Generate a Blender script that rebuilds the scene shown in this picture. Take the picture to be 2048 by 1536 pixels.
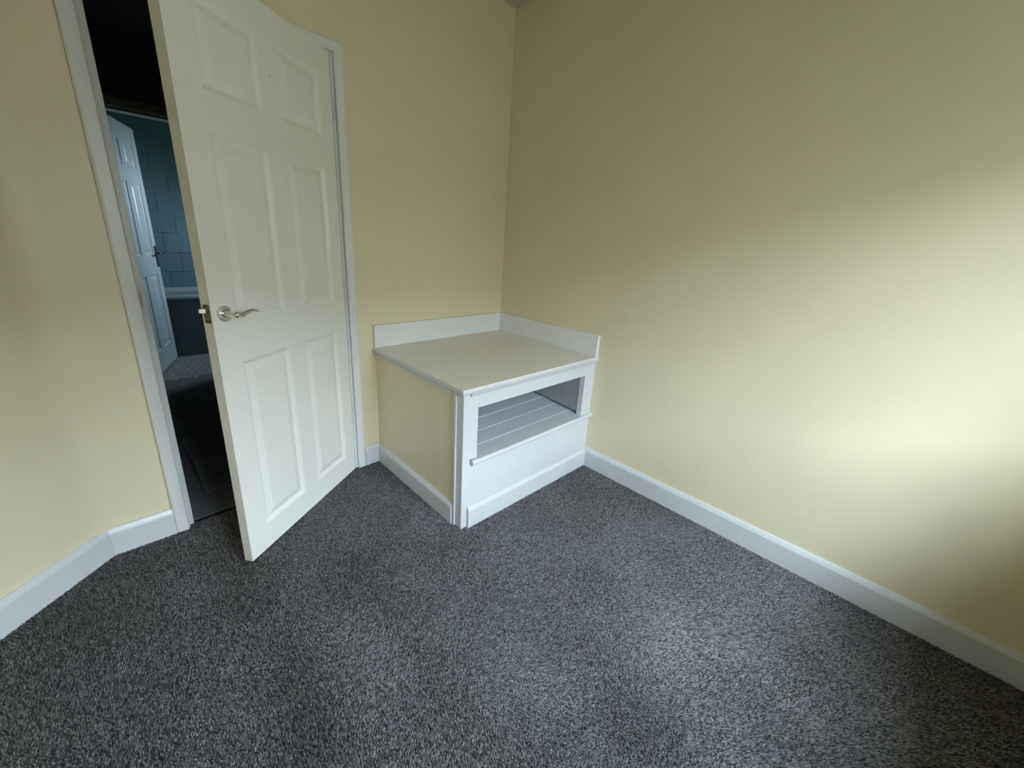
import bpy, math, random
import numpy as np
from mathutils import Vector, Matrix

# ------------------------------------------------------------------ clearing
for o in list(bpy.data.objects):
    bpy.data.objects.remove(o)
S = bpy.context.scene
COL = S.collection

# ------------------------------------------------------------------ camera
cam_d = bpy.data.cameras.new('camera')
cam = bpy.data.objects.new('camera', cam_d)
COL.objects.link(cam)
cam_d.sensor_width = 36.0
cam_d.lens = 836.657 * 36.0 / 2048.0
cam_d.clip_start = 0.02
R_ = Vector((0.67864716, -0.73198453, 0.0603049))
U_ = Vector((0.1943537, 0.2581574, 0.94635162))
F_ = Vector((0.70828291, 0.63051836, -0.31746169))
cam.matrix_world = Matrix(((R_.x, U_.x, -F_.x, -2.12951), (R_.y, U_.y, -F_.y, -2.04700),
                           (R_.z, U_.z, -F_.z, 1.27194), (0, 0, 0, 1)))
S.camera = cam

# ------------------------------------------------------------------ light, exposure
SKY_STRENGTH = 36.0
SUN_STRENGTH = 2.2
w = bpy.data.worlds.new('world')
S.world = w
w.use_nodes = True
wn, wl = w.node_tree.nodes, w.node_tree.links
bg = wn['Background']
tc = wn.new('ShaderNodeTexCoord')
sep = wn.new('ShaderNodeSeparateXYZ')
ramp = wn.new('ShaderNodeValToRGB')
wl.new(tc.outputs['Generated'], sep.inputs[0])
wl.new(sep.outputs['Z'], ramp.inputs[0])
wl.new(ramp.outputs[0], bg.inputs['Color'])
ramp.color_ramp.elements[0].position = 0.0
ramp.color_ramp.elements[0].color = (0.66, 0.79, 0.92, 1)
ramp.color_ramp.elements[1].position = 0.75
ramp.color_ramp.elements[1].color = (0.68, 0.84, 1.0, 1)
bg.inputs['Strength'].default_value = SKY_STRENGTH

sd = bpy.data.lights.new('sun', 'SUN')
sd.energy = SUN_STRENGTH
sd.angle = math.radians(13)
sd.color = (0.66, 0.86, 1.0)
so = bpy.data.objects.new('sun', sd)
COL.objects.link(so)
so.rotation_euler = Vector((0.85, 1.0, -1.30)).to_track_quat('-Z', 'Y').to_euler()

S.view_settings.view_transform = 'Standard'
S.view_settings.look = 'None'
S.view_settings.gamma = 1.0
S.view_settings.use_curve_mapping = False
S.view_settings.exposure = 0.17
S.cycles.max_bounces = 16
S.cycles.diffuse_bounces = 6
S.cycles.use_adaptive_sampling = True
S.cycles.adaptive_threshold = 0.03
S.cycles.transparent_max_bounces = 12
S.cycles.sample_clamp_indirect = 6.0

def portal(name, loc, rot, sx, sy):
    d = bpy.data.lights.new(name, 'AREA')
    d.shape = 'RECTANGLE'
    d.size, d.size_y = sx, sy
    d.cycles.is_portal = True
    o = bpy.data.objects.new(name, d)
    COL.objects.link(o)
    o.location = loc
    o.rotation_euler = rot
    return o

# ------------------------------------------------------------------ constants (metres)
TW = math.tan(0.0845)            # the right wall leans away from square by this slope
HC = 2.545                       # ceiling
WY = -2.78                       # inner face of the window wall
WIN = (-2.10, -0.64, 0.88, 1.88) # window opening x0 x1 z0 z1
LAN = 0.69652                    # angle of the slanted wall
BEND = Vector((-2.1616, 0.0))
def RX(y): return y * TW         # x of the right wall face at y
BW, BD, BH = 0.9924, 0.8661, 0.6914   # boxed-in unit: width, depth, height

# ------------------------------------------------------------------ materials
def new_mat(name):
    m = bpy.data.materials.new(name)
    m.use_nodes = True
    n, l = m.node_tree.nodes, m.node_tree.links
    return m, n, l, n['Principled BSDF']

def obj_coord(n, l, scale=(1, 1, 1)):
    t = n.new('ShaderNodeTexCoord')
    mp = n.new('ShaderNodeMapping')
    mp.inputs['Scale'].default_value = scale
    l.new(t.outputs['Object'], mp.inputs[0])
    return mp.outputs[0]

def noise(n, l, vec, scale, detail=3.0, rough=0.55):
    t = n.new('ShaderNodeTexNoise')
    t.inputs['Scale'].default_value = scale
    t.inputs['Detail'].default_value = detail
    t.inputs['Roughness'].default_value = rough
    l.new(vec, t.inputs['Vector'])
    return t.outputs['Fac']

def ramp2(n, l, fac, p0, c0, p1, c1):
    r = n.new('ShaderNodeValToRGB')
    e = r.color_ramp.elements
    e[0].position, e[0].color = p0, (*c0, 1)
    e[1].position, e[1].color = p1, (*c1, 1)
    l.new(fac, r.inputs[0])
    return r.outputs[0]

def bump(n, l, h, strength, dist, normal=None):
    b = n.new('ShaderNodeBump')
    b.inputs['Strength'].default_value = strength
    b.inputs['Distance'].default_value = dist
    l.new(h, b.inputs['Height'])
    if normal is not None:
        l.new(normal, b.inputs['Normal'])
    return b.outputs[0]

def paint(name, col, rough=0.5, var=0.03, scale=6.0, bstr=0.25, bdist=0.002, fine=60.0):
    m, n, l, p = new_mat(name)
    v = obj_coord(n, l)
    f = noise(n, l, v, scale, 4)
    c0 = tuple(max(0, c * (1 - var)) for c in col)
    c1 = tuple(min(1, c * (1 + var)) for c in col)
    l.new(ramp2(n, l, f, 0.3, c0, 0.7, c1), p.inputs['Base Color'])
    p.inputs['Roughness'].default_value = rough
    g = noise(n, l, v, fine, 3)
    b1 = bump(n, l, f, bstr, bdist * 2)
    l.new(bump(n, l, g, bstr, bdist * 0.35, b1), p.inputs['Normal'])
    return m

M = {}
M['wall'] = paint('cream_emulsion', (0.74, 0.65, 0.45), 0.44, 0.02, 3.0, 0.35, 0.004, 90)
M['gloss'] = paint('white_gloss_paint', (0.62, 0.62, 0.615), 0.28, 0.02, 9.0, 0.3, 0.0012, 40)
M['door'] = paint('white_door_paint', (0.83, 0.81, 0.74), 0.32, 0.015, 5.0, 0.12, 0.001, 120)
M['frame'] = paint('white_frame_paint', (0.76, 0.75, 0.72), 0.32, 0.02, 9.0, 0.3, 0.0012, 40)
M['edge'] = paint('shaded_door_edge_paint', (0.66, 0.62, 0.52), 0.5, 0.05, 20.0, 0.3, 0.001, 80)  # door paint made darker: the free edge's weaker light is in this colour
M['top'] = paint('cream_worktop_paint', (0.77, 0.72, 0.63), 0.42, 0.04, 14.0, 0.25, 0.001, 300)
M['ceiling'] = paint('ceiling_paint', (0.56, 0.50, 0.42), 0.8, 0.02, 3.0)
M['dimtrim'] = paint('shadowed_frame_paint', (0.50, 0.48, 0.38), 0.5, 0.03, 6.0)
M['dim'] = paint('unlit_hall_paint', (0.10, 0.11, 0.08), 0.8, 0.03, 3.0)  # cream wall paint darkened; the landing's lack of light is in this colour
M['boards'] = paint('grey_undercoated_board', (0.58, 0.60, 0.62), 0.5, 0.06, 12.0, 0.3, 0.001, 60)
M['inner'] = paint('grey_inner_panel', (0.34, 0.35, 0.36), 0.6, 0.10, 9.0, 0.3, 0.001, 60)  # plain mid-grey for the unit's inner faces and joint line
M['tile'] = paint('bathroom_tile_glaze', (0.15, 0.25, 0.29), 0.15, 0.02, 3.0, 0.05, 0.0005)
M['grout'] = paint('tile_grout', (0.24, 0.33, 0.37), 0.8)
M['bath'] = paint('dim_lit_white_acrylic', (0.34, 0.42, 0.45), 0.2, 0.01)  # white tub; the dim teal bathroom light is put into its colour
M['bathdoor'] = paint('teal_lit_door_paint', (0.50, 0.60, 0.61), 0.32, 0.02, 5.0)  # white door paint with the bathroom's dim teal light mixed in
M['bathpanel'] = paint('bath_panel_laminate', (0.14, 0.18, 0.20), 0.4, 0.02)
M['outside'] = paint('outside_ground', (0.07, 0.09, 0.05), 0.9, 0.2, 0.4)
M['render'] = paint('house_render', (0.26, 0.24, 0.21), 0.9, 0.05)
M['upvc'] = paint('white_window_plastic', (0.82, 0.83, 0.84), 0.35, 0.01)

def metal(name, col, rough):
    m, n, l, p = new_mat(name)
    p.inputs['Base Color'].default_value = (*col, 1)
    p.inputs['Metallic'].default_value = 1.0
    v = obj_coord(n, l)
    f = noise(n, l, v, 60, 3)
    mr = n.new('ShaderNodeMapRange')
    mr.inputs['To Min'].default_value = rough * 0.8
    mr.inputs['To Max'].default_value = rough * 1.3
    l.new(f, mr.inputs['Value'])
    l.new(mr.outputs[0], p.inputs['Roughness'])
    return m
M['chrome'] = metal('chrome', (0.74, 0.74, 0.74), 0.07)
M['satin'] = metal('satin_nickel', (0.66, 0.66, 0.65), 0.24)
M['nickel'] = metal('pale_nickel', (0.62, 0.60, 0.54), 0.4)
m, n, l, p = new_mat('tarnished_brass')
v = obj_coord(n, l)
l.new(ramp2(n, l, noise(n, l, v, 130, 4), 0.35, (0.05, 0.04, 0.03), 0.7, (0.30, 0.25, 0.17)), p.inputs['Base Color'])
p.inputs['Metallic'].default_value = 0.6
p.inputs['Roughness'].default_value = 0.5
M['brass'] = m
m, n, l, p = new_mat('dark_gap')
p.inputs['Base Color'].default_value = (0.03, 0.03, 0.03, 1)
p.inputs['Roughness'].default_value = 0.9
M['dark'] = m
M['steel'] = metal('dark_steel', (0.14, 0.14, 0.15), 0.3)

m, n, l, p = new_mat('window_glass')          # thin pane: mostly clear, a little mirror
n.remove(p)
tr = n.new('ShaderNodeBsdfTransparent'); gl = n.new('ShaderNodeBsdfGlossy'); mx = n.new('ShaderNodeMixShader')
gl.inputs['Roughness'].default_value = 0.02
mx.inputs[0].default_value = 0.05
l.new(tr.outputs[0], mx.inputs[1]); l.new(gl.outputs[0], mx.inputs[2])
l.new(mx.outputs[0], n['Material Output'].inputs[0])
M['glass'] = m

def carpet_mat(name, dark, light, patch=0.16):
    m, n, l, p = new_mat(name)
    v = obj_coord(n, l)
    # yarn tips: two sizes of fleck
    f1 = noise(n, l, v, 330, 3, 0.7)
    f2 = noise(n, l, v, 120, 3, 0.7)
    mix = n.new('ShaderNodeMath'); mix.operation = 'MULTIPLY_ADD'
    mix.inputs[1].default_value = 0.7
    m2 = n.new('ShaderNodeMath'); m2.operation = 'MULTIPLY'; m2.inputs[1].default_value = 0.3
    l.new(f2, m2.inputs[0]); l.new(f1, mix.inputs[0]); l.new(m2.outputs[0], mix.inputs[2])
    fleck = ramp2(n, l, mix.outputs[0], 0.38, dark, 0.62, light)
    # trodden / brushed pile: its soft shading patches put into the colour
    big = noise(n, l, v, 3.2, 5, 0.62)
    mr = n.new('ShaderNodeMapRange')
    mr.inputs['From Min'].default_value = 0.32; mr.inputs['From Max'].default_value = 0.68
    mr.inputs['To Min'].default_value = 1 - patch; mr.inputs['To Max'].default_value = 1 + patch
    l.new(big, mr.inputs['Value'])
    vm = n.new('ShaderNodeVectorMath'); vm.operation = 'SCALE'
    l.new(fleck, vm.inputs[0]); l.new(mr.outputs[0], vm.inputs['Scale'])
    l.new(vm.outputs[0], p.inputs['Base Color'])
    p.inputs['Roughness'].default_value = 0.95
    p.inputs['Specular IOR Level'].default_value = 0.1
    p.inputs['Sheen Weight'].default_value = 0.15
    l.new(bump(n, l, mix.outputs[0], 0.9, 0.006), p.inputs['Normal'])
    return m
M['carpet'] = carpet_mat('grey_twist_carpet', (0.035, 0.036, 0.040), (0.25, 0.255, 0.275), 0.22)
M['yarn'], n, l, p = new_mat('grey_carpet_yarn')
at = n.new('ShaderNodeAttribute'); at.attribute_name = 'yarn'
l.new(at.outputs['Color'], p.inputs['Base Color'])
p.inputs['Roughness'].default_value = 0.9
p.inputs['Specular IOR Level'].default_value = 0.15
p.inputs['Sheen Weight'].default_value = 0.1
M['hallcarpet'] = carpet_mat('dark_landing_carpet', (0.08, 0.09, 0.092), (0.30, 0.315, 0.32))

# bathroom floor: printed lozenge and petal pattern (flat print)
m, n, l, p = new_mat('patterned_vinyl')
v = obj_coord(n, l, (7.5, 7.5, 7.5))
fr1 = n.new('ShaderNodeVectorMath'); fr1.operation = 'FRACTION'
l.new(v, fr1.inputs[0])
sb = n.new('ShaderNodeVectorMath'); sb.operation = 'SUBTRACT'; sb.inputs[1].default_value = (0.5, 0.5, 0)
l.new(fr1.outputs[0], sb.inputs[0])
ab = n.new('ShaderNodeVectorMath'); ab.operation = 'ABSOLUTE'
l.new(sb.outputs[0], ab.inputs[0])
sx = n.new('ShaderNodeSeparateXYZ'); l.new(ab.outputs[0], sx.inputs[0])
ad = n.new('ShaderNodeMath'); ad.operation = 'ADD'; l.new(sx.outputs[0], ad.inputs[0]); l.new(sx.outputs[1], ad.inputs[1])
ml = n.new('ShaderNodeMath'); ml.operation = 'MULTIPLY'; l.new(sx.outputs[0], ml.inputs[0]); l.new(sx.outputs[1], ml.inputs[1])
m3 = n.new('ShaderNodeMath'); m3.operation = 'MULTIPLY_ADD'; m3.inputs[1].default_value = 9.0
l.new(ml.outputs[0], m3.inputs[0]); l.new(ad.outputs[0], m3.inputs[2])
sn = n.new('ShaderNodeMath'); sn.operation = 'SINE'
m4 = n.new('ShaderNodeMath'); m4.operation = 'MULTIPLY'; m4.inputs[1].default_value = 13.0
l.new(m3.outputs[0], m4.inputs[0]); l.new(m4.outputs[0], sn.inputs[0])
l.new(ramp2(n, l, sn.outputs[0], 0.40, (0.03, 0.04, 0.045), 0.55, (0.70, 0.76, 0.76)), p.inputs['Base Color'])
p.inputs['Roughness'].default_value = 0.45
M['vinyl'] = m

# ------------------------------------------------------------------ mesh helpers
class MB:
    def __init__(self): self.v, self.f = [], []
    def quad_box(self, c):           # c: 8 corners, bottom ring ccw then top ring
        b = len(self.v); self.v += [Vector(x) for x in c]
        self.f += [(b+3, b+2, b+1, b), (b+4, b+5, b+6, b+7)] + [(b+i, b+(i+1) % 4, b+4+(i+1) % 4, b+4+i) for i in range(4)]
        return self
    def box(self, x0, x1, y0, y1, z0, z1, fn=None):
        c = [(x0, y0, z0), (x1, y0, z0), (x1, y1, z0), (x0, y1, z0), (x0, y0, z1), (x1, y0, z1), (x1, y1, z1), (x0, y1, z1)]
        if fn: c = [fn(*q) for q in c]
        return self.quad_box(c)
    def rings(self, rings, cap=True, closed=True):
        b = len(self.v); k = len(rings[0])
        for r in rings: self.v += [Vector(q) for q in r]
        for i in range(len(rings) - 1):
            for j in range(k if closed else k - 1):
                j2 = (j + 1) % k
                self.f.append((b+i*k+j, b+i*k+j2, b+(i+1)*k+j2, b+(i+1)*k+j))
        if cap:
            self.f.append(tuple(b + j for j in reversed(range(k))))
            self.f.append(tuple(b + (len(rings)-1)*k + j for j in range(k)))
        return self
    def prism(self, poly, z0, z1):
        return self.rings([[(x, y, z0) for x, y in poly], [(x, y, z1) for x, y in poly]])

def fix_normals(me):
    import bmesh
    bm = bmesh.new(); bm.from_mesh(me)
    bmesh.ops.recalc_face_normals(bm, faces=bm.faces)
    bm.to_mesh(me); bm.free()

def build(name, mb, mat, parent=None, bev=0.0, smooth=False, seg=2, **props):
    me = bpy.data.meshes.new(name)
    me.from_pydata([tuple(q) for q in mb.v], [], mb.f)
    fix_normals(me)
    me.materials.append(mat if not isinstance(mat, str) else M[mat])
    if smooth:
        for q in me.polygons: q.use_smooth = True
    o = bpy.data.objects.new(name, me)
    COL.objects.link(o)
    if parent is not None:
        o.parent = parent
    if bev > 0:
        b = o.modifiers.new('bevel', 'BEVEL'); b.width = bev; b.segments = seg; b.limit_method = 'ANGLE'
        b.angle_limit = math.radians(40)
        b.harden_normals = False
    for k, v in props.items(): o[k] = v
    return o

def empty(name, loc=(0, 0, 0), rz=0.0, **props):
    o = bpy.data.objects.new(name, None); COL.objects.link(o)
    o.location = loc; o.rotation_euler = (0, 0, rz); o.empty_display_size = 0.1
    for k, v in props.items(): o[k] = v
    return o

def sweep(path, prof, B, sign=1.0, seg=None, mb=None):
    """mitred moulding: prof is a list of (a, b): a = in plane, across the path, b = along B"""
    B = Vector(B).normalized(); P = [Vector(q) for q in path]
    ns = [sign * (P[i+1] - P[i]).normalized().cross(B).normalized() for i in range(len(P) - 1)]
    off = []
    for i in range(len(P)):
        if i == 0: off.append(ns[0])
        elif i == len(P) - 1: off.append(ns[-1])
        else: off.append((ns[i-1] + ns[i]) / (1 + ns[i-1].dot(ns[i])))
    mb = mb or MB()
    rng = range(len(P) - 1) if seg is None else [seg]
    for s in rng:
        mb.rings([[P[i] + off[i]*a + B*b for a, b in prof] for i in (s, s+1)])
    return mb

def wall_prism(pts, z0, z1):
    return MB().prism(pts, z0, z1)

ST = dict(kind='structure')

# ================================================================== SETTING: the room
LEFT_END = BEND + Vector((-math.cos(LAN), -math.sin(LAN))) * 1.15
T = 0.10
# floor slab (carpeted), follows the room outline
poly_room = [(RX(WY-0.02), WY-0.02), (RX(0.0), 0.0), (-1.09, 0.0), (-1.09, 0.018), (-1.95, 0.018), (-1.95, 0.0), (BEND.x, 0.0), (LEFT_END.x, LEFT_END.y), (LEFT_END.x, WY-0.02)]
FLOOR = build('floor', MB().prism(poly_room, -0.05, 0.0), 'carpet', label='grey speckled twist pile carpet covering the bedroom floor', category='floor', **ST)

OX0, OX1, OZ = -1.936, -1.106, 2.020      # rough opening for the door lining
wb = MB()
wb.box(OX1, 0.0, 0.0, T, -0.05, HC)
wb.box(BEND.x + 0.055, OX0, 0.0, T, -0.05, HC)
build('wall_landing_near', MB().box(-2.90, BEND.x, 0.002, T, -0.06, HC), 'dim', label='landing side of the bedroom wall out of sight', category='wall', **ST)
wb.box(OX0, OX1, 0.0, T, OZ, HC)
build('wall_back', wb, 'wall', label='cream painted wall holding the open doorway', category='wall', **ST)
n2 = Vector((-math.sin(LAN), math.cos(LAN))) * T
tl = 0.055; rad_f = tl / math.tan(LAN / 2)
arc = [(BEND.x + tl - rad_f * math.sin(a_), -rad_f * (1 - math.cos(a_))) for a_ in [LAN * k_ / 10 for k_ in range(11)]]
wl_o = build('wall_left', MB().prism(arc + [(LEFT_END.x, LEFT_END.y), (LEFT_END.x + n2.x, LEFT_END.y + n2.y), (BEND.x, BEND.y + T), (BEND.x + tl, T)], -0.05, HC), 'wall',
      label='cream painted slanting wall to the left of the doorway', category='wall', **ST)
for q in wl_o.data.polygons:
    if abs(q.normal.z) < 0.5: q.use_smooth = True
es_ = wl_o.modifiers.new('es', 'EDGE_SPLIT'); es_.split_angle = math.radians(25)
build('wall_side', MB().box(LEFT_END.x - T, LEFT_END.x, WY, LEFT_END.y, -0.05, HC), 'wall', label='cream painted wall outside the picture on the left', category='wall', **ST)
build('wall_right', MB().prism([(0.0, 0.0), (RX(WY), WY), (RX(WY) + 0.25, WY), (0.25, T), (0.0, T)], -0.05, HC), 'wall',
      label='long cream painted wall right of the boxed-in unit', category='wall', **ST)
x0, x1, z0, z1 = WIN
ww = MB()
WT = 0.28
ww.box(LEFT_END.x - T, x0, WY - WT, WY, -0.05, HC)
ww.box(x1, RX(WY) + 0.25, WY - WT, WY, -0.05, HC)
ww.box(x0, x1, WY - WT, WY, -0.05, z0)
ww.box(x0, x1, WY - WT, WY, z1, HC)
build('wall_window', ww, 'wall', label='cream painted window wall behind the camera', category='wall', **ST)
build('ceiling', MB().box(LEFT_END.x - T, 0.25, WY - WT, T, HC, HC + 0.05), 'ceiling', label='off-white painted bedroom ceiling', category='ceiling', **ST)

# window behind the camera
win = empty('window_1', ((x0+x1)/2, WY - 0.20, z0), label='white framed bedroom window behind the camera', category='window', **ST)
hw = (x1 - x0) / 2; hh = z1 - z0
fm = MB(); FW = 0.06
fm.box(-hw, hw, -0.035, 0.035, 0, FW); fm.box(-hw, hw, -0.035, 0.035, hh-FW, hh)
fm.box(-hw, -hw+FW, -0.035, 0.035, FW, hh-FW); fm.box(hw-FW, hw, -0.035, 0.035, FW, hh-FW)
fm.box(-0.03, 0.03, -0.035, 0.035, FW, hh-FW)
build('window_frame', fm, 'upvc', win, 0.003)
for sx_ in (-1, 1):
    a, b = sorted((sx_*0.03, sx_*(hw-FW)))
    build('pane', MB().box(a, b, -0.002, 0.002, FW, hh-FW), 'glass', win)
build('window_sill', MB().box(-hw-0.04, hw+0.04, 0.035, 0.235, -0.03, 0.0), 'gloss', win, 0.004)
portal('portal_bedroom', ((x0+x1)/2, WY - 0.27, (z0+z1)/2), (math.radians(90), 0, 0), x1-x0, hh)
# eaves over the window
build('eaves', MB().box(-3.6, 0.6, WY-WT-0.12, WY-WT, z1+0.15, z1+0.24), 'upvc', label='white eaves board outside the window', category='eaves', **ST)
build('ground_outside', MB().box(-30, 30, -60, 20, -3.2, -3.0), 'outside', label='green ground outside the house', category='ground', **ST)

build('added_houses_outside', MB().prism([(-26, -19), (26, -19), (26, -13), (-26, -13)], -3.0, 2.6).rings([[(-26, -19.3, 2.6), (-26, -12.7, 2.6), (-26, -16, 5.4)], [(26, -19.3, 2.6), (26, -12.7, 2.6), (26, -16, 5.4)]]), 'render', label='row of rendered houses added across the street, out of the picture', category='building', **ST)  # unseen houses, added to raise the skyline and dim the upper walls

# baseboards
BT, BBH = 0.018, 0.120
bprof = [(0, 0), (BT, 0), (BT, BBH-0.022), (BT-0.003, BBH-0.014), (0.008, BBH-0.002), (0.0, BBH)]
A_L0, A_L1 = -1.9548, -1.9102       # left architrave outer / inner edges
A_R1, A_R0 = -1.1180, -1.0729
bp = [(A_L0, 0, 0), (BEND.x, 0, 0), (LEFT_END.x, LEFT_END.y, 0)]
build('baseboard_back', sweep(bp, bprof, (0, 0, 1), -1, 0), 'gloss', bev=0.0012, label='short white skirting board between doorway and slanting wall', category='skirting board', **ST)
build('baseboard_left', sweep(bp, bprof, (0, 0, 1), -1, 1), 'gloss', bev=0.0012, label='white skirting board along the slanting left wall', category='skirting board', **ST)
bxl = -BW + 0.015 - 0.006
build('baseboard_corner', sweep([(bxl, 0, 0), (A_R0, 0, 0)], bprof, (0, 0, 1), -1), 'gloss', bev=0.0012, label='very short white skirting piece between doorway and boxed-in unit', category='skirting board', **ST)
yb = -BD + 0.02
build('baseboard_right', sweep([(RX(WY), WY, 0), (RX(yb), yb, 0)], bprof, (0, 0, 1), -1), 'gloss', bev=0.0012, label='long white skirting board along the right wall', category='skirting board', **ST)

# ================================================================== DOOR FRAME
aprof = [(0, 0), (0, 0.014), (0.004, 0.018), (0.036, 0.018), (0.042, 0.015), (0.0450, 0.010), (0.0450, 0)]
HEAD = 1.9957
tr1 = empty('trim_1', ((A_L1 + A_R1)/2, 0, 0), label='white painted door frame around the open bedroom doorway', category='door frame', **ST)
o0 = Vector(tr1.location)
def loc(q): return tuple(Vector(q) - o0)
ap = [loc((A_R1, 0, 0)), loc((A_R1, 0, HEAD)), loc((A_L1, 0, HEAD)), loc((A_L1, 0, 0))]
for i, nm in enumerate(('architrave', 'architrave_head', 'architrave')):
    build(nm, sweep(ap, aprof, (0, -1, 0), 1, i), 'frame', tr1, 0.0012)
def lbox(x0, x1, y0, y1, z0, z1):
    return MB().box(x0-o0.x, x1-o0.x, y0-o0.y, y1-o0.y, z0, z1)
JL, JR, JH = -1.9055, -1.1300, 1.9930
build('jamb', lbox(OX0, JL, -0.002, T+0.002, 0, OZ), 'frame', tr1, 0.001)
build('jamb', lbox(JR, OX1, -0.002, T+0.002, 0, OZ), 'frame', tr1, 0.001)
build('head_jamb', lbox(JL, JR, -0.002, T+0.002, JH, OZ), 'frame', tr1, 0.001)
build('door_stop', lbox(JL, JL+0.017, 0.0165, 0.062, 0, JH), 'frame', tr1, 0.001)
build('door_stop', lbox(JR-0.017, JR, 0.0165, 0.062, 0, JH), 'frame', tr1, 0.001)
build('door_stop', lbox(JL+0.017, JR-0.017, 0.0165, 0.062, JH-0.017, JH), 'frame', tr1, 0.001)
build('strike_plate', lbox(JL-0.001, JL+0.0012, -0.004, 0.018, 0.965, 1.025), 'brass', tr1, label='small worn brass strike plate')
build('architrave', MB().box(OX0-0.03-o0.x, JL-0.006-o0.x, T, T+0.016, 0, 2.04), 'frame', tr1, 0.001)
build('architrave', MB().box(JR+0.006-o0.x, OX1+0.03-o0.x, T, T+0.016, 0, 2.04), 'frame', tr1, 0.001)
build('threshold_gap', lbox(JL, JR, 0.018, 0.060, -0.05, -0.012), 'dark', tr1, label='dark recess where the carpet stops')

# ================================================================== PANELLED DOORS
def make_door(root, w, h, z0, th, xs, zs, mat, edge_mat, chips=False):
    """leaf in local x 0..w (hinge at 0), room face at y=0 looking to -y, thickness +y"""
    xc = [0] + [q for pr in xs for q in pr] + [w]
    zc = [z0] + [q for pr in zs for q in pr] + [z0 + h]
    mb = MB()
    for face_y in (0.0, th):
        idx = {}
        for i, x in enumerate(xc):
            for j, z in enumerate(zc):
                idx[i, j] = len(mb.v); mb.v.append(Vector((x, face_y, z)))
        for i in range(len(xc)-1):
            for j in range(len(zc)-1):
                if i % 2 == 1 and j % 2 == 1: continue
                mb.f.append((idx[i, j], idx[i+1, j], idx[i+1, j+1], idx[i, j+1]))
    nx, nz = len(xc), len(zc)
    A = lambda i, j, s: s*nx*nz + i*nz + j
    for i in range(nx-1):
        mb.f.append((A(i, 0, 0), A(i+1, 0, 0), A(i+1, 0, 1), A(i, 0, 1)))
        mb.f.append((A(i, nz-1, 0), A(i+1, nz-1, 0), A(i+1, nz-1, 1), A(i, nz-1, 1)))
    for j in range(nz-1):
        mb.f.append((A(0, j, 0), A(0, j+1, 0), A(0, j+1, 1), A(0, j, 1)))
        mb.f.append((A(nx-1, j, 0), A(nx-1, j+1, 0), A(nx-1, j+1, 1), A(nx-1, j, 1)))
    for i in range(1, nx-1, 2):
        for j in range(1, nz-1, 2):
            c = [(i, j), (i+1, j), (i+1, j+1), (i, j+1)]
            for k in range(4):
                a, b = c[k], c[(k+1) % 4]
                mb.f.append((A(*a, 0), A(*b, 0), A(*b, 1), A(*a, 1)))
    leaf = build('door_leaf', mb, mat, root)
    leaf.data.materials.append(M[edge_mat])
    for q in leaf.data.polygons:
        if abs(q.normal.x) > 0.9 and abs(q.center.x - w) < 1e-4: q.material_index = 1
    ringp = [(0, 0), (0.0025, 0.0028), (0.006, 0.0030), (0.010, 0.0070), (0.0135, 0.0092), (0.0165, 0.0105), (0.0225, 0.0105), (0.046, 0.0030), (0.048, 0.0027)]
    for i in range(0, len(xs)):
        for j in range(0, len(zs)):
            (a0, a1), (b0, b1) = xs[i], zs[j]
            pm = MB()
            for side in (0, 1):
                rr = []
                for o_, d_ in ringp:
                    y = d_ if side == 0 else th - d_
                    rr.append([(a0+o_, y, b0+o_), (a1-o_, y, b0+o_), (a1-o_, y, b1-o_), (a0+o_, y, b1-o_)])
                b = len(pm.v)
                for r in rr: pm.v += [Vector(q) for q in r]
                for q in range(len(rr)-1):
                    for k in range(4):
                        pm.f.append((b+q*4+k, b+q*4+(k+1) % 4, b+(q+1)*4+(k+1) % 4, b+(q+1)*4+k))
                e = b + (len(rr)-1)*4
                pm.f.append((e, e+1, e+2, e+3))
            build('panel', pm, mat, root)
    return leaf

TH = 0.55842
door = empty('door_1', (-1.14076, -0.020, 0), math.pi + TH, label='white six-panel bedroom door standing half open with chrome lever handle', category='door', **ST)
# local +x runs from the hinge to the free edge; room face must look to local side:
# rotating by pi+TH turns local -y away from the room, so the leaf is mirrored by building with y flipped below
DW, DH0, DH = 0.762, 0.0116, 1.975
XS = [(0.085, 0.330), (0.420, 0.666)]
ZS = [(0.120, 0.815), (0.947, 1.536), (1.650, 1.891)]
leaf = make_door(door, DW, DH, DH0, 0.035, XS, ZS, 'door', 'edge')
# local frame: y=0 plane is the room face when +y is the room side -> mirror all y
for c in door.children:
    for q in c.data.vertices: q.co.y = -q.co.y
    fix_normals(c.data)
# so now: leaf occupies local y -0.035..0 ; room side is +y
def disk_ring(cx, cz, y, r, k=32):
    return [(cx + r*math.cos(t*2*math.pi/k), y, cz + r*math.sin(t*2*math.pi/k)) for t in range(k)]
DH_ = empty('door_handle'); DH_.parent = door; DH_['label'] = 'satin chrome lever handle on a round backplate'
hd = build('rose', MB().rings([disk_ring(0.716, 0.993, y, r) for y, r in ((-0.001, 0.0268), (0.005, 0.0268), (0.0078, 0.0260), (0.0090, 0.0235), (0.0094, 0.018), (0.0096, 0.012))]), 'satin', DH_, smooth=True, label='round satin chrome backplate')
bs = hd.modifiers.new('es', 'EDGE_SPLIT'); bs.split_angle = math.radians(35)
build('neck', MB().rings([disk_ring(0.716, 0.993, y, r, 24) for y, r in ((0.009, 0.0125), (0.014, 0.0115), (0.018, 0.0098), (0.040, 0.0098), (0.052, 0.0105), (0.058, 0.0095), (0.060, 0.006))]), 'chrome', DH_, smooth=True)
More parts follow.
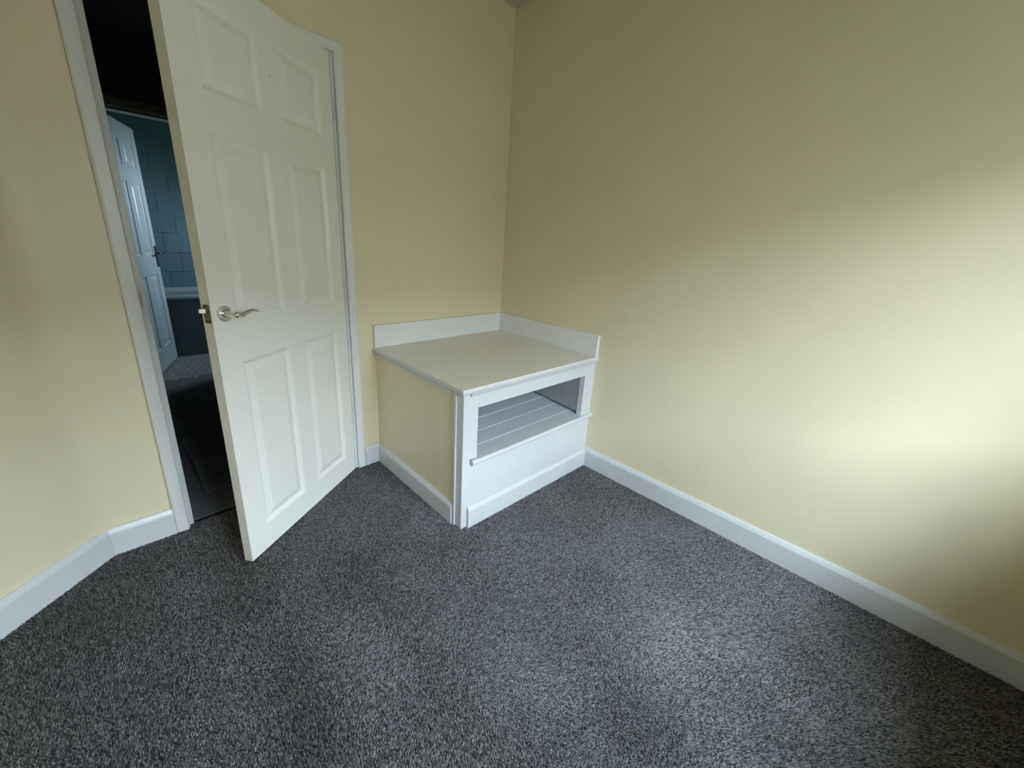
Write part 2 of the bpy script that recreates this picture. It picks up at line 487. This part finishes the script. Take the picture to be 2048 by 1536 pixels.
def lever_mesh(pts):
    rings = []
    for i, (x, y, z, rw, rt, tw) in enumerate(pts):
        a = Vector(pts[max(i-1, 0)][:3]); b = Vector(pts[min(i+1, len(pts)-1)][:3])
        t = (b - a).normalized(); yv = Vector((0, 1, 0)); yv = (yv - t*yv.dot(t)).normalized(); zv = t.cross(yv)
        c, s = math.cos(tw), math.sin(tw)
        y2 = yv*c + zv*s; z2 = -yv*s + zv*c
        rings.append([tuple(Vector((x, y, z)) + y2*rt*math.cos(k*math.pi/8) + z2*rw*math.sin(k*math.pi/8)) for k in range(16)])
    return MB().rings(rings)
# x, y(out), z, half width, half thickness, twist
lev = [(0.7270, 0.050, 0.9942, 0.0050, 0.0050, 0), (0.7200, 0.051, 0.9945, 0.0098, 0.0092, 0), (0.7110, 0.051, 0.9930, 0.0085, 0.0085, 0), (0.7020, 0.050, 0.9905, 0.0085, 0.0070, 0.1),
       (0.6923, 0.0495, 0.9887, 0.0105, 0.0058, 0.3), (0.6840, 0.049, 0.9892, 0.0108, 0.0048, 0.35), (0.6758, 0.049, 0.9922, 0.0092, 0.0044, 0.25), (0.6680, 0.049, 0.9950, 0.0078, 0.0042, 0.1),
       (0.6610, 0.049, 0.9970, 0.0068, 0.0042, 0.0), (0.6530, 0.0495, 0.9984, 0.0060, 0.0040, 0), (0.6444, 0.050, 0.9984, 0.0052, 0.0038, 0), (0.6360, 0.050, 0.9972, 0.0044, 0.0034, 0), (0.6281, 0.050, 0.9954, 0.0035, 0.0030, 0),
       (0.6200, 0.050, 0.9925, 0.0026, 0.0024, 0), (0.6143, 0.050, 0.9896, 0.0010, 0.0012, 0)]
lv = build('lever', lever_mesh(lev), 'satin', DH_, smooth=True, label='wavy satin chrome lever')
ss = lv.modifiers.new('sub', 'SUBSURF'); ss.levels = 1; ss.render_levels = 1
# back handle, hall side
hb = MB().rings([disk_ring(0.716, 0.993, y, r) for y, r in ((-0.034, 0.0268), (-0.042, 0.0262), (-0.044, 0.022), (-0.0445, 0.011), (-0.080, 0.010), (-0.086, 0.006))])
hallh = empty('door_handle'); hallh.parent = door
build('rose', hb, 'satin', hallh, smooth=True)
lp = build('latch_plate', MB().box(DW-0.0005, DW+0.0012, -0.0275, -0.0050, 0.9655, 1.0265), 'brass', door, label='tarnished paint-spotted latch plate')
build('screw', MB().box(DW+0.0008, DW+0.0020, -0.0185, -0.0130, 0.9705, 0.9760), 'dark', lp)
build('bolt', MB().quad_box([(DW+0.001, -0.0335, 0.999), (DW+0.014, -0.0335, 0.999), (DW+0.015, -0.0285, 0.999), (DW+0.001, -0.0190, 0.999),
                           (DW+0.001, -0.0335, 1.012), (DW+0.014, -0.0335, 1.012), (DW+0.015, -0.0285, 1.012), (DW+0.001, -0.0190, 1.012)]), 'nickel', lp, 0.0006, label='pale sprung latch bolt')
build('screw_hole', MB().rings([disk_ring(0.372, 1.776, y, r, 10) for y, r in ((0.0003, 0.0022), (0.0009, 0.0018))]), 'dark', door)
for hz0, hz1 in ((1.740, 1.818), (0.285, 0.372)):
    k = MB()
    k.rings([[(0.000 + 0.0048*math.cos(t*math.pi/6) - 0.004, 0.0015 + 0.0048*math.sin(t*math.pi/6), z) for t in range(12)] for z in (hz0, hz1)])
    k.box(-0.0135, 0.001, -0.030, 0.001, hz0, hz1)
    build('hinge', k, 'gloss', door, label='painted-over butt hinge')

# ================================================================== BOXED-IN UNIT
UNIT = empty('boxed_in_unit', (0, 0, 0), label='white and cream boxed-in corner unit with open shelf and raised back edging', category='cupboard')
SK = 0.0302
def P(u, v, z):            # u: out from the right wall, v: out from the back wall
    y = -v * (1 - SK * u / BD)
    return (-u + y * TW, y, z)
def ub(name, u0, u1, v0, v1, z0, z1, mat='gloss', bev=0.0012, **k):
    return build(name, MB().box(u0, u1, v0, v1, z0, z1, P), mat, UNIT, bev, **k)
FU, FV = BW - 0.015, BD - 0.015      # face planes of the carcass
# worktop with rounded nosing
ub('worktop', 0.0, BW-0.002, 0.0, BD-0.002, BH-0.004, BH, 'top', 0.0008, label='cream painted worktop')
def sweep_unit(name, path, prof, z, seg=None, mat='gloss', bev=0.0):
    mb = sweep([(a, b, z) for a, b in path], prof, (0, 0, 1), 1, seg)
    mb.v = [Vector(P(*q)) for q in mb.v]
    return build(name, mb, mat, UNIT, bev)
nose = [(0, 0), (0.010, 0.0), (0.0135, 0.003), (0.015, 0.008), (0.015, 0.015), (0.0135, 0.0205), (0.010, 0.0235), (0, 0.0235)]
npath = [(FU, 0.0), (FU, FV), (0.0, FV)]
sweep_unit('edge_moulding', npath, [(a, b) for a, b in nose], BH-0.0245, 0)
sweep_unit('edge_moulding', npath, [(a, b) for a, b in nose], BH-0.0245, 1)
cove = [(0, 0), (0.003, 0.0), (0.005, 0.006), (0.009, 0.011), (0.012, 0.013), (0.012, 0.017), (0, 0.017)]
def cv(name, pa, pb, z=BH-0.0415):
    return sweep_unit(name, [pa, pb], cove, z)
cv('cove_moulding', (FU, 0.0), (FU, 0.789))
cv('cove_moulding', (0.942, FV), (0.0, FV))
# upstands
ub('upstand', 0.020, 0.985, 0.0, 0.0205, BH, BH+0.1213, 'frame', 0.0015)
ub('upstand', 0.0, 0.0215, 0.0, 0.858, BH, BH+0.1213, 'frame', 0.0015)
# left side: plaster panel, corner beads
ub('side_panel', FU-0.022, FU-0.003, 0.0, 0.790, 0.0, BH-0.02, 'wall', 0.0, label='cream plastered side panel')
ub('corner_strip', FU-0.022, FU+0.0085, 0.790, 0.8045, 0.0, BH-0.0245, bev=0.0012)
ub('corner_post', FU-0.045, FU, 0.8045, FV, 0.0, BH-0.022, bev=0.003)
# front frame
ub('frame_post', 0.893, FU-0.0140, FV-0.036, FV-0.0015, 0.349, BH-0.022)
ub('frame_post', 0.0, 0.092, FV-0.036, FV-0.0015, 0.345, BH-0.022)
ub('top_rail', 0.092, 0.893, FV-0.036, FV-0.0015, 0.590, BH-0.022)
ub('joint_line', 0.894, 0.962, FV-0.0016, FV-0.0010, 0.5945, 0.5955, 'inner', 0)
ub('front_panel', 0.0, FU-0.0140, FV-0.022, FV-0.0015, 0.0, 0.330, bev=0.001)
# shelf nosing: rounded ledge
led = [(0, 0), (0.012, 0.0), (0.018, 0.003), (0.0205, 0.010), (0.0205, 0.016), (0.018, 0.022), (0.012, 0.025), (0, 0.025)]
sweep_unit('shelf_nosing', [(0.930, FV), (0.0, FV)], led, 0.322)
ub('shelf_nosing_back', 0.0, 0.905, FV-0.036, FV+0.002, 0.325, 0.3465, bev=0.001)
# skirting on the unit
def usk(name, pa, pb):
    return sweep_unit(name, [pa, pb], [(a*0.95, b*0.92) for a, b in bprof], 0.0, bev=0.001)
usk('skirting', (FU-0.003, 0.0), (FU-0.003, 0.786))
usk('skirting', (0.945, FV), (0.0, FV))
# inside: shelf boards running left-right, side panel, back and roof
edges = [0.050, 0.150, 0.265, 0.387, 0.510, 0.635, 0.752, 0.834]
rnd = random.Random(4)
for i in range(len(edges)-1):
    dz = rnd.uniform(-0.0003, 0.0003)
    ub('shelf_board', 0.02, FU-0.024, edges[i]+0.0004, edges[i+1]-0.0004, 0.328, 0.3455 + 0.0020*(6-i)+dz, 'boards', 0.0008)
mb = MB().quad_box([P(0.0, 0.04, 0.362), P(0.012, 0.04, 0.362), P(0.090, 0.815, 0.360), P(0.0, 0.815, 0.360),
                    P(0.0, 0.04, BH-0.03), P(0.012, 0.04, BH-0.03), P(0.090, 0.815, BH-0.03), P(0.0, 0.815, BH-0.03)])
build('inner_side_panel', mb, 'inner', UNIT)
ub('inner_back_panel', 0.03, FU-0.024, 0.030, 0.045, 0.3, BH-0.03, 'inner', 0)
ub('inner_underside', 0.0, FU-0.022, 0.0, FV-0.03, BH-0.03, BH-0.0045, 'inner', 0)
ub('gap_shade_slab', 0.0, FU-0.024, 0.045, 0.826, 0.318, 0.3275, 'dark', 0, label='dark slab standing for the shade beneath the shelf boards')  # near-black slab: shade in the shelf gap is put into its colour

# carpet pile: one mesh of twisted yarn tufts over the bedroom floor
def inside_poly(X, Y, poly):
    c = np.zeros(X.shape, bool); n = len(poly); j = n - 1
    for i in range(n):
        xi, yi = poly[i]; xj, yj = poly[j]
        if yi != yj:
            c ^= ((yi > Y) != (yj > Y)) & (X < (xj - xi) * (Y - yi) / (yj - yi) + xi)
        j = i
    return c
def make_pile():
    rg_ = np.random.default_rng(7)
    pitch = 0.0043
    gx, gy = np.meshgrid(np.arange(-3.06, 0.0, pitch), np.arange(WY, 0.02, pitch))
    X = (gx + rg_.uniform(-0.45, 0.45, gx.shape) * pitch).ravel(); Y = (gy + rg_.uniform(-0.45, 0.45, gx.shape) * pitch).ravel()
    k = inside_poly(X, Y, poly_room)
    bx = np.array([P(0, 0, 0)[:2], P(BW - 0.02, 0, 0)[:2], P(BW - 0.02, BD - 0.02, 0)[:2], P(0, BD - 0.02, 0)[:2]])
    k &= ~inside_poly(X, Y, [tuple(q) for q in bx])
    X, Y = X[k], Y[k]; N = len(X)
    # pile lean: soft brushed patches, and a bias shaped to keep the left dark
    def field(seed):
        r = np.random.default_rng(seed); s = np.zeros(N)
        for a in range(26):
            f = r.uniform(1.5, 13.0); th = r.uniform(0, 6.283); ph = r.uniform(0, 6.283)
            s += np.sin(f * (X * math.cos(th) + Y * math.sin(th)) * 2 + ph + 1.3 * np.sin(2.1 * X + ph) ) / math.sqrt(f)
        return s / 2.2
    lx, ly = field(1), field(2) - 1.8 * np.tanh((X + 1.80 + 0.12 * Y) / 0.35)
    h = rg_.uniform(0.0042, 0.0078, N) * (1 + 0.08 * np.clip(field(3), -1.5, 1.5))
    ax = X + (0.0022 * lx + rg_.normal(0, 0.0019, N)); ay = Y + (0.0024 * ly + rg_.normal(0, 0.0019, N))
    rot = rg_.uniform(0, 6.283, N); rad = rg_.uniform(0.0021, 0.0033, N)
    V = np.zeros((N, 4, 3), np.float32)
    for i in range(3):
        V[:, i, 0] = X + rad * np.cos(rot + i * 2.0944); V[:, i, 1] = Y + rad * np.sin(rot + i * 2.0944); V[:, i, 2] = -0.0005
    V[:, 3, 0] = ax; V[:, 3, 1] = ay; V[:, 3, 2] = h
    F = (np.array([[0, 1, 3], [1, 2, 3], [2, 0, 3]])[None] + (np.arange(N) * 4)[:, None, None]).reshape(-1, 3)
    me = bpy.data.meshes.new('carpet_pile')
    me.vertices.add(N * 4); me.vertices.foreach_set('co', V.ravel())
    me.loops.add(F.size); me.loops.foreach_set('vertex_index', F.ravel().astype(np.int32))
    me.polygons.add(len(F)); me.polygons.foreach_set('loop_start', np.arange(0, F.size, 3, dtype=np.int32))
    me.update(calc_edges=True)
    t = rg_.beta(0.9, 1.5, N)
    val = (PILE_DARK + (PILE_LIGHT - PILE_DARK) * t) * (1 + 0.13 * np.clip(field(5), -1.6, 1.6))
    tint = rg_.normal(0, 0.03, N)
    colr = np.stack([val * (1.03 + tint), val * 0.99, val * (0.97 - tint), np.ones(N)], 1)
    colv = np.repeat(colr[:, None, :], 4, 1)
    colv[:, :3, :3] *= 0.55                      # yarn colour is darker at its root
    att = me.color_attributes.new('yarn', 'FLOAT_COLOR', 'POINT')
    att.data.foreach_set('color', colv.astype(np.float32).ravel())
    me.materials.append(M['yarn'])
    o = bpy.data.objects.new('carpet_pile', me); COL.objects.link(o)
    o.parent = FLOOR; o['kind'] = 'stuff'
    return N
PILE_DARK, PILE_LIGHT = 0.018, 0.42
make_pile()

# ================================================================== LANDING AND BATHROOM
HY = 2.30                       # far wall of the landing (bathroom doorway)
LZ = 2.45
lx0, lx1 = -2.75, -0.15
build('floor_landing', MB().box(lx0, lx1, 0.060, HY+0.02, -0.06, -0.006), 'hallcarpet', label='dark grey carpet on the landing beyond the door', category='floor', **ST)
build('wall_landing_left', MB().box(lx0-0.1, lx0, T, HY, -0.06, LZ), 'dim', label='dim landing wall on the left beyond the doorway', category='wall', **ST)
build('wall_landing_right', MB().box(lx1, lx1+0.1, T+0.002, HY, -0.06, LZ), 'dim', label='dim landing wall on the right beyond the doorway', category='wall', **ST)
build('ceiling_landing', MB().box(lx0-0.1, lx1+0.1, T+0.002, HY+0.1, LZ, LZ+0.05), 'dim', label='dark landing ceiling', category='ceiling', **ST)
BX0, BX1, BZT = -1.700, -0.920, 2.005
bw_ = MB()
bw_.box(lx0-0.1, BX0, HY, HY+T, -0.06, LZ); bw_.box(BX1, lx1+0.1, HY, HY+T, -0.06, LZ); bw_.box(BX0, BX1, HY, HY+T, BZT, LZ)
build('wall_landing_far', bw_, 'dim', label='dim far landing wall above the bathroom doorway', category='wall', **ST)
tr2 = empty('trim_2', (BX0, HY, 0), label='shadowed white frame around the bathroom doorway', category='door frame', **ST)
bwid = BX1 - BX0
ap2 = [(bwid, 0, 0), (bwid, 0, BZT), (0, 0, BZT), (0, 0, 0)]
for i, nm in enumerate(('architrave', 'architrave_head', 'architrave')):
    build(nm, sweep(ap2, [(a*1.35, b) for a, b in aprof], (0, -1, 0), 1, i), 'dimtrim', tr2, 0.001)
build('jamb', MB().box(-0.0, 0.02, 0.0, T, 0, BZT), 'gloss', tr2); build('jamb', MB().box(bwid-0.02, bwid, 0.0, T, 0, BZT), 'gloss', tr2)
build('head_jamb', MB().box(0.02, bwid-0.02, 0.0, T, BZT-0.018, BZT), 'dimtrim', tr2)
# loose carpet offcut laid on the landing
cp = [(-1.742, 1.365), (-1.748, 1.20), (-1.752, 1.04), (-1.764, 0.90), (-1.762, 0.78), (-1.772, 0.60), (-1.780, 0.44), (-1.796, 0.30), (-1.790, 0.248), (-1.70, 0.243), (-1.55, 0.236), (-1.2, 0.232), (-0.9, 0.235), (-0.9, 1.372), (-1.45, 1.368)]
build('carpet_offcut', MB().prism(cp, -0.0055, 0.010), 'hallcarpet', bev=0.003, label='loose dark grey carpet offcut lying on the landing floor', category='carpet')
build('landing_runner', MB().box(-2.3, -0.7, 1.400, HY+0.004, -0.0055, 0.004), 'hallcarpet', bev=0.002, label='bluish grey carpet strip at the bathroom threshold', category='carpet')
# bathroom shell
by1, bx0, bx1 = 3.85, -2.5, -0.05
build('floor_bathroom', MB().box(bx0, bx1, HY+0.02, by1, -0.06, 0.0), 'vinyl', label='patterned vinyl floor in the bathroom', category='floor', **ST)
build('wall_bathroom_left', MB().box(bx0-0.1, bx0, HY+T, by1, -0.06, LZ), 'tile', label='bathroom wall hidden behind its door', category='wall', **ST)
bwz = (1.25, 1.90); bwy = (2.78, 3.25)
wr = MB()
wr.box(bx1, bx1+0.2, HY+T, bwy[0], -0.06, LZ); wr.box(bx1, bx1+0.2, bwy[1], by1+0.1, -0.06, LZ)
wr.box(bx1, bx1+0.2, bwy[0], bwy[1], -0.06, bwz[0]); wr.box(bx1, bx1+0.2, bwy[0], bwy[1], bwz[1], LZ)
build('wall_bathroom_right', wr, 'tile', label='bathroom window wall out of sight', category='wall', **ST)
build('ceiling_bathroom', MB().box(bx0-0.1, bx1+0.2, HY+T, by1+0.1, LZ, LZ+0.05), 'dim', label='bathroom ceiling', category='ceiling', **ST)
w2 = empty('window_2', (bx1+0.12, (bwy[0]+bwy[1])/2, bwz[0]), label='bathroom window out of sight to the right', category='window', **ST)
g = MB(); a = (bwy[1]-bwy[0])/2; hh2 = bwz[1]-bwz[0]
g.box(-0.03, 0.03, -a, -a+0.05, 0, hh2); g.box(-0.03, 0.03, a-0.05, a, 0, hh2); g.box(-0.03, 0.03, -a+0.05, a-0.05, 0, 0.05); g.box(-0.03, 0.03, -a+0.05, a-0.05, hh2-0.05, hh2)
build('window_frame', g, 'upvc', w2); build('pane', MB().box(-0.002, 0.002, -a+0.05, a-0.05, 0.05, hh2-0.05), 'glass', w2)
portal('portal_bathroom', (bx1+0.19, (bwy[0]+bwy[1])/2, (bwz[0]+bwz[1])/2), (0, math.radians(90), 0), hh2, 2*a)
# tiled back wall: grout backing plus single tiles
bwall = build('wall_bathroom_back', MB().box(bx0-0.1, bx1+0.1, by1, by1+0.1, -0.06, LZ), 'grout', label='tiled bathroom wall behind the bath', category='wall', **ST)
tw_, thh = 0.25, 0.20
tm = bpy.data.meshes.new('tile')
tb = MB().box(-tw_/2+0.002, tw_/2-0.002, -0.006, 0.0, -thh/2+0.002, thh/2-0.002)
tm.from_pydata([tuple(q) for q in tb.v], [], tb.f); fix_normals(tm); tm.materials.append(M['tile'])
zrow = 0.56
r_i = 0
while zrow < LZ - 0.02:
    xx = -1.95 + (tw_/2 if r_i % 2 else 0)
    while xx < -0.25:
        hgt = min(thh, LZ - zrow)
        t = bpy.data.objects.new('tile', tm); COL.objects.link(t); t.parent = bwall
        t.location = (xx + tw_/2, by1, zrow + thh/2)
        t.scale = (1, 1, hgt/thh)
        if hgt < thh: t.location.z = zrow + hgt/2
        xx += tw_
    zrow += thh; r_i += 1

# bath: rim, basin, panel
bath = empty('bathtub', (-1.25, 3.10, 0), label='white bathtub with plain side panel along the tiled bathroom wall', category='bathtub')
def rrect(x0, x1, y0, y1, r, z, k=5):
    out = []
    for cx, cy, a0 in ((x1-r, y1-r, 0), (x0+r, y1-r, 90), (x0+r, y0+r, 180), (x1-r, y0+r, 270)):
        for t in range(k+1):
            an = math.radians(a0 + 90*t/k); out.append((cx + r*math.cos(an), cy + r*math.sin(an), z))
    return out
bl, br_ = -0.85, 0.85
rg = [rrect(bl, br_, 0.0, 0.74, 0.02, 0.555), rrect(bl, br_, -0.004, 0.74, 0.02, 0.562), rrect(bl, br_, -0.002, 0.74, 0.02, 0.594), rrect(bl+0.01, br_-0.01, 0.008, 0.735, 0.02, 0.600),
      rrect(bl+0.07, br_-0.07, 0.075, 0.67, 0.12, 0.598), rrect(bl+0.09, br_-0.09, 0.095, 0.65, 0.12, 0.575), rrect(bl+0.16, br_-0.14, 0.15, 0.60, 0.12, 0.30), rrect(bl+0.24, br_-0.2, 0.20, 0.55, 0.10, 0.24)]
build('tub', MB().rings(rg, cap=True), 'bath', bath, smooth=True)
build('side_panel', MB().box(bl+0.01, br_-0.01, 0.006, 0.02, 0.0, 0.556), 'bathpanel', bath, 0.002)
build('plinth', MB().box(bl+0.01, br_-0.01, -0.001, 0.006, 0.0, 0.07), 'bathpanel', bath, 0.001)

# bathroom door, swung into the bathroom
ang = math.atan2(3.02 - 2.325, -1.395 + 1.672)
d2 = empty('door_2', (-1.672, 2.325, 0), ang, label='white six-panel bathroom door swung inward seen through the gap', category='door', **ST)
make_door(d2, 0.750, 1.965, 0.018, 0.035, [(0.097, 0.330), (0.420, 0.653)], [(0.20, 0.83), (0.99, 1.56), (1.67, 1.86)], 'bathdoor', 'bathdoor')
build('handle_plate', MB().box(0.685, 0.725, -0.007, 0.001, 0.88, 1.06), 'steel', d2, 0.002, label='dark tall handle plate')
lev2 = [(0.705, -0.004, 1.000, 0.008, 0.008, 0), (0.705, -0.045, 1.000, 0.008, 0.008, 0)]
mb = MB().rings([[(0.705 + 0.008*math.cos(t*math.pi/6), y, 1.0 + 0.008*math.sin(t*math.pi/6)) for t in range(12)] for y in (-0.004, -0.055)])
mb.rings([[(x, -0.050 + 0.006*math.cos(t*math.pi/6), 1.0 + 0.008*math.sin(t*math.pi/6)) for t in range(12)] for x in (0.715, 0.60)])
build('handle_lever', mb, 'steel', d2, smooth=True)
build('latch_edge', MB().box(0.7495, 0.7515, 0.008, 0.026, 0.94, 1.10), 'steel', d2)
